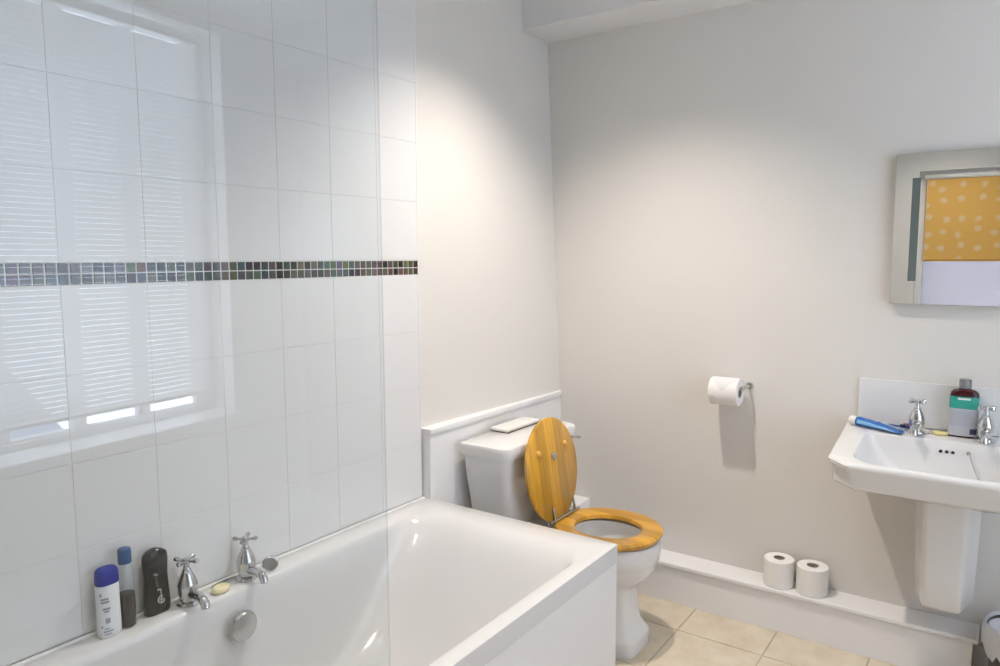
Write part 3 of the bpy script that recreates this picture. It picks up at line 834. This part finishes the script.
# ------------------------------------------------------------------ washbasin
SX = 1.562
HW = 0.318
def basin_ring(yf, hw, ch, z, yb=-0.001, inset=0.0):
    """outline seen from above: straight back, chamfered front corners"""
    x0, x1 = SX - hw, SX + hw
    base = [(x0, yb), (x0 + 0.018, yf + ch), (x0 + 0.018 + ch, yf), (x1 - 0.018 - ch, yf), (x1 - 0.018, yf + ch), (x1, yb)]
    return base
def fillet(poly, r, seg=5, sub=7):
    out = []
    n = len(poly)
    for i in range(n):
        p = Vector((*poly[i], 0)); a = Vector((*poly[i - 1], 0)); c_ = Vector((*poly[(i + 1) % n], 0))
        d1 = (a - p).normalized(); d2 = (c_ - p).normalized()
        rr_ = min(r, (a - p).length * .4, (c_ - p).length * .4)
        s_, e_ = p + d1 * rr_, p + d2 * rr_
        for k in range(seg + 1):
            t = k / seg
            out.append((s_ * (1 - t) ** 2 + p * 2 * t * (1 - t) + e_ * t ** 2))
    res = []
    m = len(out)
    for i in range(m):
        q, w = out[i], out[(i + 1) % m]
        res.append(q)
        if (i % (seg + 1)) == seg:
            for k in range(1, sub): res.append(q.lerp(w, k / sub))
    return res
def bring(yf, hw, ch, zfun, r=0.012, yb=-0.001):
    return [Vector((p.x, p.y, zfun(p.y))) for p in fillet(basin_ring(yf, hw, ch, 0, yb), r)]
def zt(dz): return lambda y: 0.822 + 0.058 * max(-1, y / 0.5) * 0.52 + dz     # top slopes a little to the front
def const(z): return lambda y: z
basin = thing('washbasin', 'white ceramic washbasin with chamfered corners on half pedestal', 'washbasin', (SX, -0.24, 0.28))
b = MB()
R_ = []
R_.append(bring(-0.30, 0.15, 0.06, const(0.650), .012))
R_.append(bring(-0.38, 0.20, 0.06, const(0.672), .015))
R_.append(bring(-0.445, 0.268, 0.062, const(0.698), .015))
R_.append(bring(-0.482, 0.302, 0.062, const(0.708), .014))
R_.append(bring(-0.490, 0.308, 0.062, const(0.716), .014))
R_.append(bring(-0.496, 0.310, 0.060, zt(-.030), .012))
R_.append(bring(-0.506, 0.319, 0.060, zt(-.018), .012))
R_.append(bring(-0.507, 0.320, 0.060, zt(-.008), .012))
R_.append(bring(-0.503, 0.317, 0.060, zt(-.002), .012))
R_.append(bring(-0.498, 0.313, 0.058, zt(0), .012))
n_ = len(R_[0])
def inner(x0, x1, yf, yb, chf, r, zf):
    poly = [(x0, yb), (x0 + .004, yf + chf), (x0 + .004 + chf, yf), (x1 - .004 - chf, yf), (x1 - .004, yf + chf), (x1, yb)]
    return [Vector((p.x, p.y, zf(p.y))) for p in fillet(poly, r)]
L_, Rr = 1.322, 1.802
R_.append(inner(L_, Rr, -0.484, -0.128, .055, .03, zt(-.0005)))
R_.append(inner(L_ + .004, Rr - .004, -0.479, -0.131, .055, .03, zt(-.006)))
R_.append(inner(L_ + .020, Rr - .020, -0.462, -0.133, .05, .03, zt(-.04)))
R_.append(inner(L_ + .045, Rr - .045, -0.44, -0.137, .05, .035, zt(-.08)))
R_.append(inner(L_ + .085, Rr - .085, -0.40, -0.150, .04, .035, zt(-.115)))
R_.append(inner(L_ + .15, Rr - .15, -0.34, -0.19, .03, .02, zt(-.128)))
b.loft(R_, True, True)
b.build('bowl', M_cer, basin, smooth=True)
b = MB()
for k in range(3):
    b.lathe([(0.001, 0.0), (0.0052, 0.0), (0.0052, -0.0016), (0.001, -0.0016)], (1.5432 + k * 0.0168, -0.1335, 0.7795), 'y', 14)
b.build('overflow_holes', M_black, basin)
b = MB(); b.lathe([(0.001, 0), (0.026, 0), (0.026, .003), (0.014, .004), (0.001, .002)], (SX, -0.265, 0.680), 'z', 24); b.build('waste_ring', M_chrome, basin, smooth=True)
# half pedestal hung under the bowl
b = MB()
def pr_(z, hwf, hwb, yf, s=1.0):
    cx = 1.574
    poly = [(cx - hwb, -0.001), (cx - hwb, yf * .52), (cx - hwf, yf), (cx + hwf, yf), (cx + hwb, yf * .52), (cx + hwb, -0.001)]
    return [Vector((p.x, p.y, z)) for p in fillet(poly, .012, 4, 3)]
b.loft([pr_(0.286, .044, .074, -.225), pr_(0.290, .050, .082, -.242), pr_(0.300, .052, .086, -.250), pr_(0.42, .053, .088, -.256), pr_(0.655, .058, .094, -.285)])
b.build('half_pedestal', M_cer, basin, smooth=True)
# stopper stay on its little clip at the back of the bowl
st = MB()
st.lathe([(0.001, 0.0), (0.006, 0.0), (0.006, -0.006), (0.001, -0.008)], (1.620, -0.1335, 0.783), 'y', 14)
pth = []
for i in range(13):
    t = i / 12
    pth.append((1.622 + .040 * t, -0.142 - .06 * t, 0.781 - .075 * t - .012 * math.sin(PI * t)))
st.tube(pth, 0.0016, 6)
tag(st.build('basin_chain', M_dull, None, smooth=True), 'thin plug chain hanging inside the washbasin bowl', 'chain')
# splashback
b = MB(); b.box(1.276, 1.848, -0.009, -0.0005, 0.824, 0.980, 0.0015); b.box(1.5605, 1.5617, -0.0094, -0.0085, 0.824, 0.980)
tag(recenter(b.build('splashback', M_tile)), 'white tiled splashback behind the washbasin', 'splashback')
ZD = 0.8185
pillar_tap('basin_tap', 'chrome cross-handle basin tap beside the toothpaste tube', (1.466, -0.080, ZD - .001), -PI / 2, 1.0, tg, handle_rot=45)
pillar_tap('basin_tap', 'chrome cross-handle basin tap beside the mouthwash bottle', (1.659, -0.082, ZD - .001), -PI / 2, 1.0, tg, handle_rot=45)
soap('soap_bar', 'yellow soap bar on the washbasin beside the mouthwash', (1.534, -0.062, ZD - .0005), 0.024, 0.017, 0.012, M_soap2)
# mouthwash bottle
c = (1.597, -0.050, ZD)
t = thing('mouthwash_bottle', 'flat mouthwash bottle with teal band, dark red shoulder and grey cap', 'bottle', c)
A, Bq, NN = 0.041, 0.022, 3.2
b = MB(); b.loft(oval_rings([(0, A * .93, Bq * .9), (.004, A, Bq), (0.10, A, Bq), (0.136, A, Bq), (0.148, A * .95, Bq * .95), (0.156, A * .76, Bq * .85), (0.160, .018, .016), (0.163, .0145, .0145)], c, NN)); b.build('body', mat('maroon_liquid_plastic', (.050, .006, .010), .12), t, smooth=True)
b = MB(); b.loft(oval_rings([(.006, A + .0007, Bq + .0007), (.096, A + .0007, Bq + .0007)], c, NN), False, False); b.build('back_label', mat('grey_label', (.50, .52, .58), .4), t, smooth=True)
b = MB(); b.loft(oval_rings([(.096, A + .0008, Bq + .0008), (.136, A + .0008, Bq + .0008)], c, NN), False, False)
b.build('teal_band', mat('teal_label', (.03, .36, .29), .35), t, smooth=True)
b = MB()
for k in range(9): decal_patch(b, c, A + .0008, Bq + .0008, NN, -PI / 2 - .95, -PI / 2 + (.75 if k % 3 else .5), .040 + k * .0058, .0415 + k * .0058, k=8)
b.build('small_print', M_inkg, t)
b = MB(); decal_patch(b, c, A + .0009, Bq + .0009, NN, -PI / 2 + .30, -PI / 2 + 1.0, .014, .032, k=6); b.build('barcode_patch', M_ink, t)
b = MB(); decal_patch(b, c, A + .0011, Bq + .0011, NN, -PI / 2 - .25, -PI / 2 + .25, .126, .132, k=6); b.build('band_mark', mat('white_print', (.8, .82, .8), .4), t)
b = MB(); b.lathe([(0.001, .162), (.0175, .162), (.0182, .165), (.0175, .189), (.0155, .192), (0.001, .192)], c, 'z', 24)
b.build('cap', mat('grey_cap', (.20, .20, .21), .3), t, smooth=True)
# toothpaste tube lying on the corner of the basin
p0, p1 = Vector((1.283, -0.072, ZD + .016)), Vector((1.428, -0.112, ZD + .004))
d = (p1 - p0).normalized(); side = Vector((-d.y, d.x, 0)).normalized(); up = d.cross(side) * -1
if up.z < 0: up = -up
t = thing('toothpaste_tube', 'blue toothpaste tube with white cap lying on washbasin corner', 'toothpaste', (p0.x + .06, p0.y - .02, ZD))
def tring(f, w, hgt, drop=0.0):
    q = p0 + (p1 - p0) * f
    zc = ZD + hgt + .0006
    return [Vector((q.x, q.y, zc)) + side * (w * math.cos(2 * PI * i / 24)) + Vector((0, 0, 1)) * (hgt * math.sin(2 * PI * i / 24)) for i in range(24)]
b = MB(); b.loft([tring(.0, .016, .0155), tring(.06, .018, .0165), tring(.35, .0195, .0135), tring(.7, .0215, .008), tring(.95, .0225, .0022), tring(1.0, .0225, .0012)])
tube = b.build('tube', mat('blue_tube', (.022, .13, .46), .25), t, smooth=True)
b = MB()
def tpoint(f, a, off=.0006):
    fs = [0, .06, .35, .7, .95, 1.0]; ws = [.016, .018, .0195, .0215, .0225, .0225]; hs = [.0155, .0165, .0135, .008, .0022, .0012]
    for k in range(5):
        if fs[k] <= f <= fs[k + 1]:
            u = (f - fs[k]) / (fs[k + 1] - fs[k]); w = ws[k] + (ws[k + 1] - ws[k]) * u; hh = hs[k] + (hs[k + 1] - hs[k]) * u; break
    q = p0 + (p1 - p0) * f
    return Vector((q.x, q.y, ZD + hh + .0006)) + side * ((w + off) * math.cos(a)) + Vector((0, 0, 1)) * ((hh + off) * math.sin(a))
strip = []
for i in range(9):
    f = .05 + .85 * i / 8
    a0 = R(222) if side.y > 0 else R(-42)
    a0 = R(195) if side.y > 0 else R(-15)
    a1 = R(150) if side.y > 0 else R(30)
    strip.append((b.bm.verts.new(tpoint(f, a0)), b.bm.verts.new(tpoint(f, (a0 + a1) / 2)), b.bm.verts.new(tpoint(f, a1))))
for s0, s1 in zip(strip, strip[1:]):
    b.bm.faces.new((s0[0], s0[1], s1[1], s1[0])); b.bm.faces.new((s0[1], s0[2], s1[2], s1[1]))
b.build('pale_stripe', mat('light_blue_print', (.22, .48, .78), .3), tube, smooth=True)
b = MB()
Mc = Matrix.Translation(Vector((p0.x, p0.y, ZD + .0165))) @ (-d).to_track_quat('Z', 'Y').to_matrix().to_4x4()
b.lathe([(0.001, 0), (.014, 0), (.0155, .003), (.0155, .020), (.013, .024), (0.001, .024)], (0, 0, 0), 'z', 24, M=Mc); b.build('cap', mat('white_cap', (.82, .80, .76), .4), t, smooth=True)
# toothbrushes
def brush(label, a, e, m_h, m_b, zlift, bulge):
    a, e = Vector(a), Vector(e)
    t = thing('toothbrush', label, 'toothbrush', (a + e) / 2 - Vector((0, 0, zlift)), 'toothbrushes on the washbasin')
    dd = (e - a)
    b = MB()
    pts = [a + dd * f + Vector((0, 0, h_)) for f, h_ in ((0, 0), (.1, .001), (.3, .003 * bulge), (.5, .001), (.72, .0), (.8, .0), (.99, .0), (1, 0))]
    b.tube(pts, [.003, .005, .0058, .0048, .0028, .0042, .0042, .002], 10); b.build('handle', m_h, t, smooth=True)
    b = MB()
    dn = dd.normalized(); sd = Vector((-dn.y, dn.x, 0)).normalized()
    for i in range(7):
        for j in (-1, 0, 1):
            q = a + dd * (.82 + .025 * i) + sd * (.0026 * j) + Vector((0, 0, .003))
            b.lathe([(0.0011, 0), (0.0011, .011)], q, 'z', 6)
    b.build('bristles', m_b, t)
    g_ = MB(); g_.tube([a + dd * .18 + Vector((0, 0, .0055)), a + dd * .3 + Vector((0, 0, .0095)), a + dd * .45 + Vector((0, 0, .0065))], [.002, .0032, .002], 8)
    g_.build('grip', mat('white_grip', (.78, .8, .84), .4), t, smooth=True)
M_db = mat('dark_blue_plastic', (.012, .05, .24), .3)
brush('dark blue toothbrush lying behind the toothpaste tube', (1.300, -0.030, ZD + .0065), (1.452, -0.036, ZD + .0065), M_db, mat('red_bristle', (.30, .05, .06), .7), .006, 1.5)
brush('pale blue toothbrush squeezed between toothpaste tube and other brush', (1.335, -0.0445, ZD + .0065), (1.436, -0.066, ZD + .0065), mat('pale_blue_plastic', (.30, .42, .62), .3), mat('blue_bristle', (.02, .04, .18), .7), .006, 2.0)

# ------------------------------------------------------------------ mirror with frosted light strips
mr = thing('wall_mirror', 'rectangular wall mirror with frosted side strips above the washbasin', 'mirror', (1.562, -0.01, 1.2517))
M_mirror = mat('mirror_silver', (0.90, 0.92, 0.90), 0.0, metal=1.0)
b = MB(); b.box(1.3605, 1.764, -0.030, -0.026, 1.2517, 1.754); b.build('mirror_glass', M_mirror, mr)
b = MB(); b.box(1.3595, 1.765, -0.0263, -0.001, 1.2507, 1.755, 0.001); b.build('backing', mat('mirror_case', (.45, .45, .43), .4), mr)
M_strip = mat('frosted_strip', (0.13, 0.165, 0.16), 0.35)
for x0 in (1.411, 1.688):
    b = MB(); b.box(x0, x0 + 0.0245, -0.0306, -0.0295, 1.329, 1.674); b.build('frosted_strip', M_strip, mr)

# ------------------------------------------------------------------ lined waste bin, lower right
bc = (1.802, -0.165, 0.0)
bn = thing('waste_bin', 'small round waste bin lined with a grey plastic bag', 'bin', bc)
b = MB()
b.lathe([(0.001, 0.0), (0.082, 0.0), (0.085, 0.004), (0.104, 0.255), (0.101, 0.258), (0.083, 0.010), (0.001, 0.008)], bc, 'z', 36); b.build('bucket', mat('dark_bin_plastic', (.06, .055, .045), .4), bn, smooth=True)
b = MB()
seg = 72
prof = [(0.004, .222, .0), (0.040, .224, .6), (0.075, .228, 1.0), (0.094, .238, .8), (0.1035, .254, .3), (0.1080, .266, .4), (0.115, .260, .6), (0.1185, .235, 1.0), (0.1175, .205, 1.4), (0.1140, .178, 2.0)]
rings = []
ph = [rnd.uniform(0, 6.28) for _ in range(6)]
for r, z, k in prof:
    rg = []
    for i in range(seg):
        a = 2 * PI * i / seg
        w = (math.sin(7 * a + ph[0]) + .7 * math.sin(13 * a + ph[1]) + .6 * math.sin(23 * a + ph[2])) * .0015 * k
        rg.append(Vector((bc[0] + (r + w) * math.cos(a), bc[1] + (r + w) * math.sin(a), z + w * 2.2 * k)))
    rings.append(rg)
b.loft(rings, False, False)
b.build('bag_liner', mat('grey_bag', (.58, .58, .61), .4), bn, smooth=True)
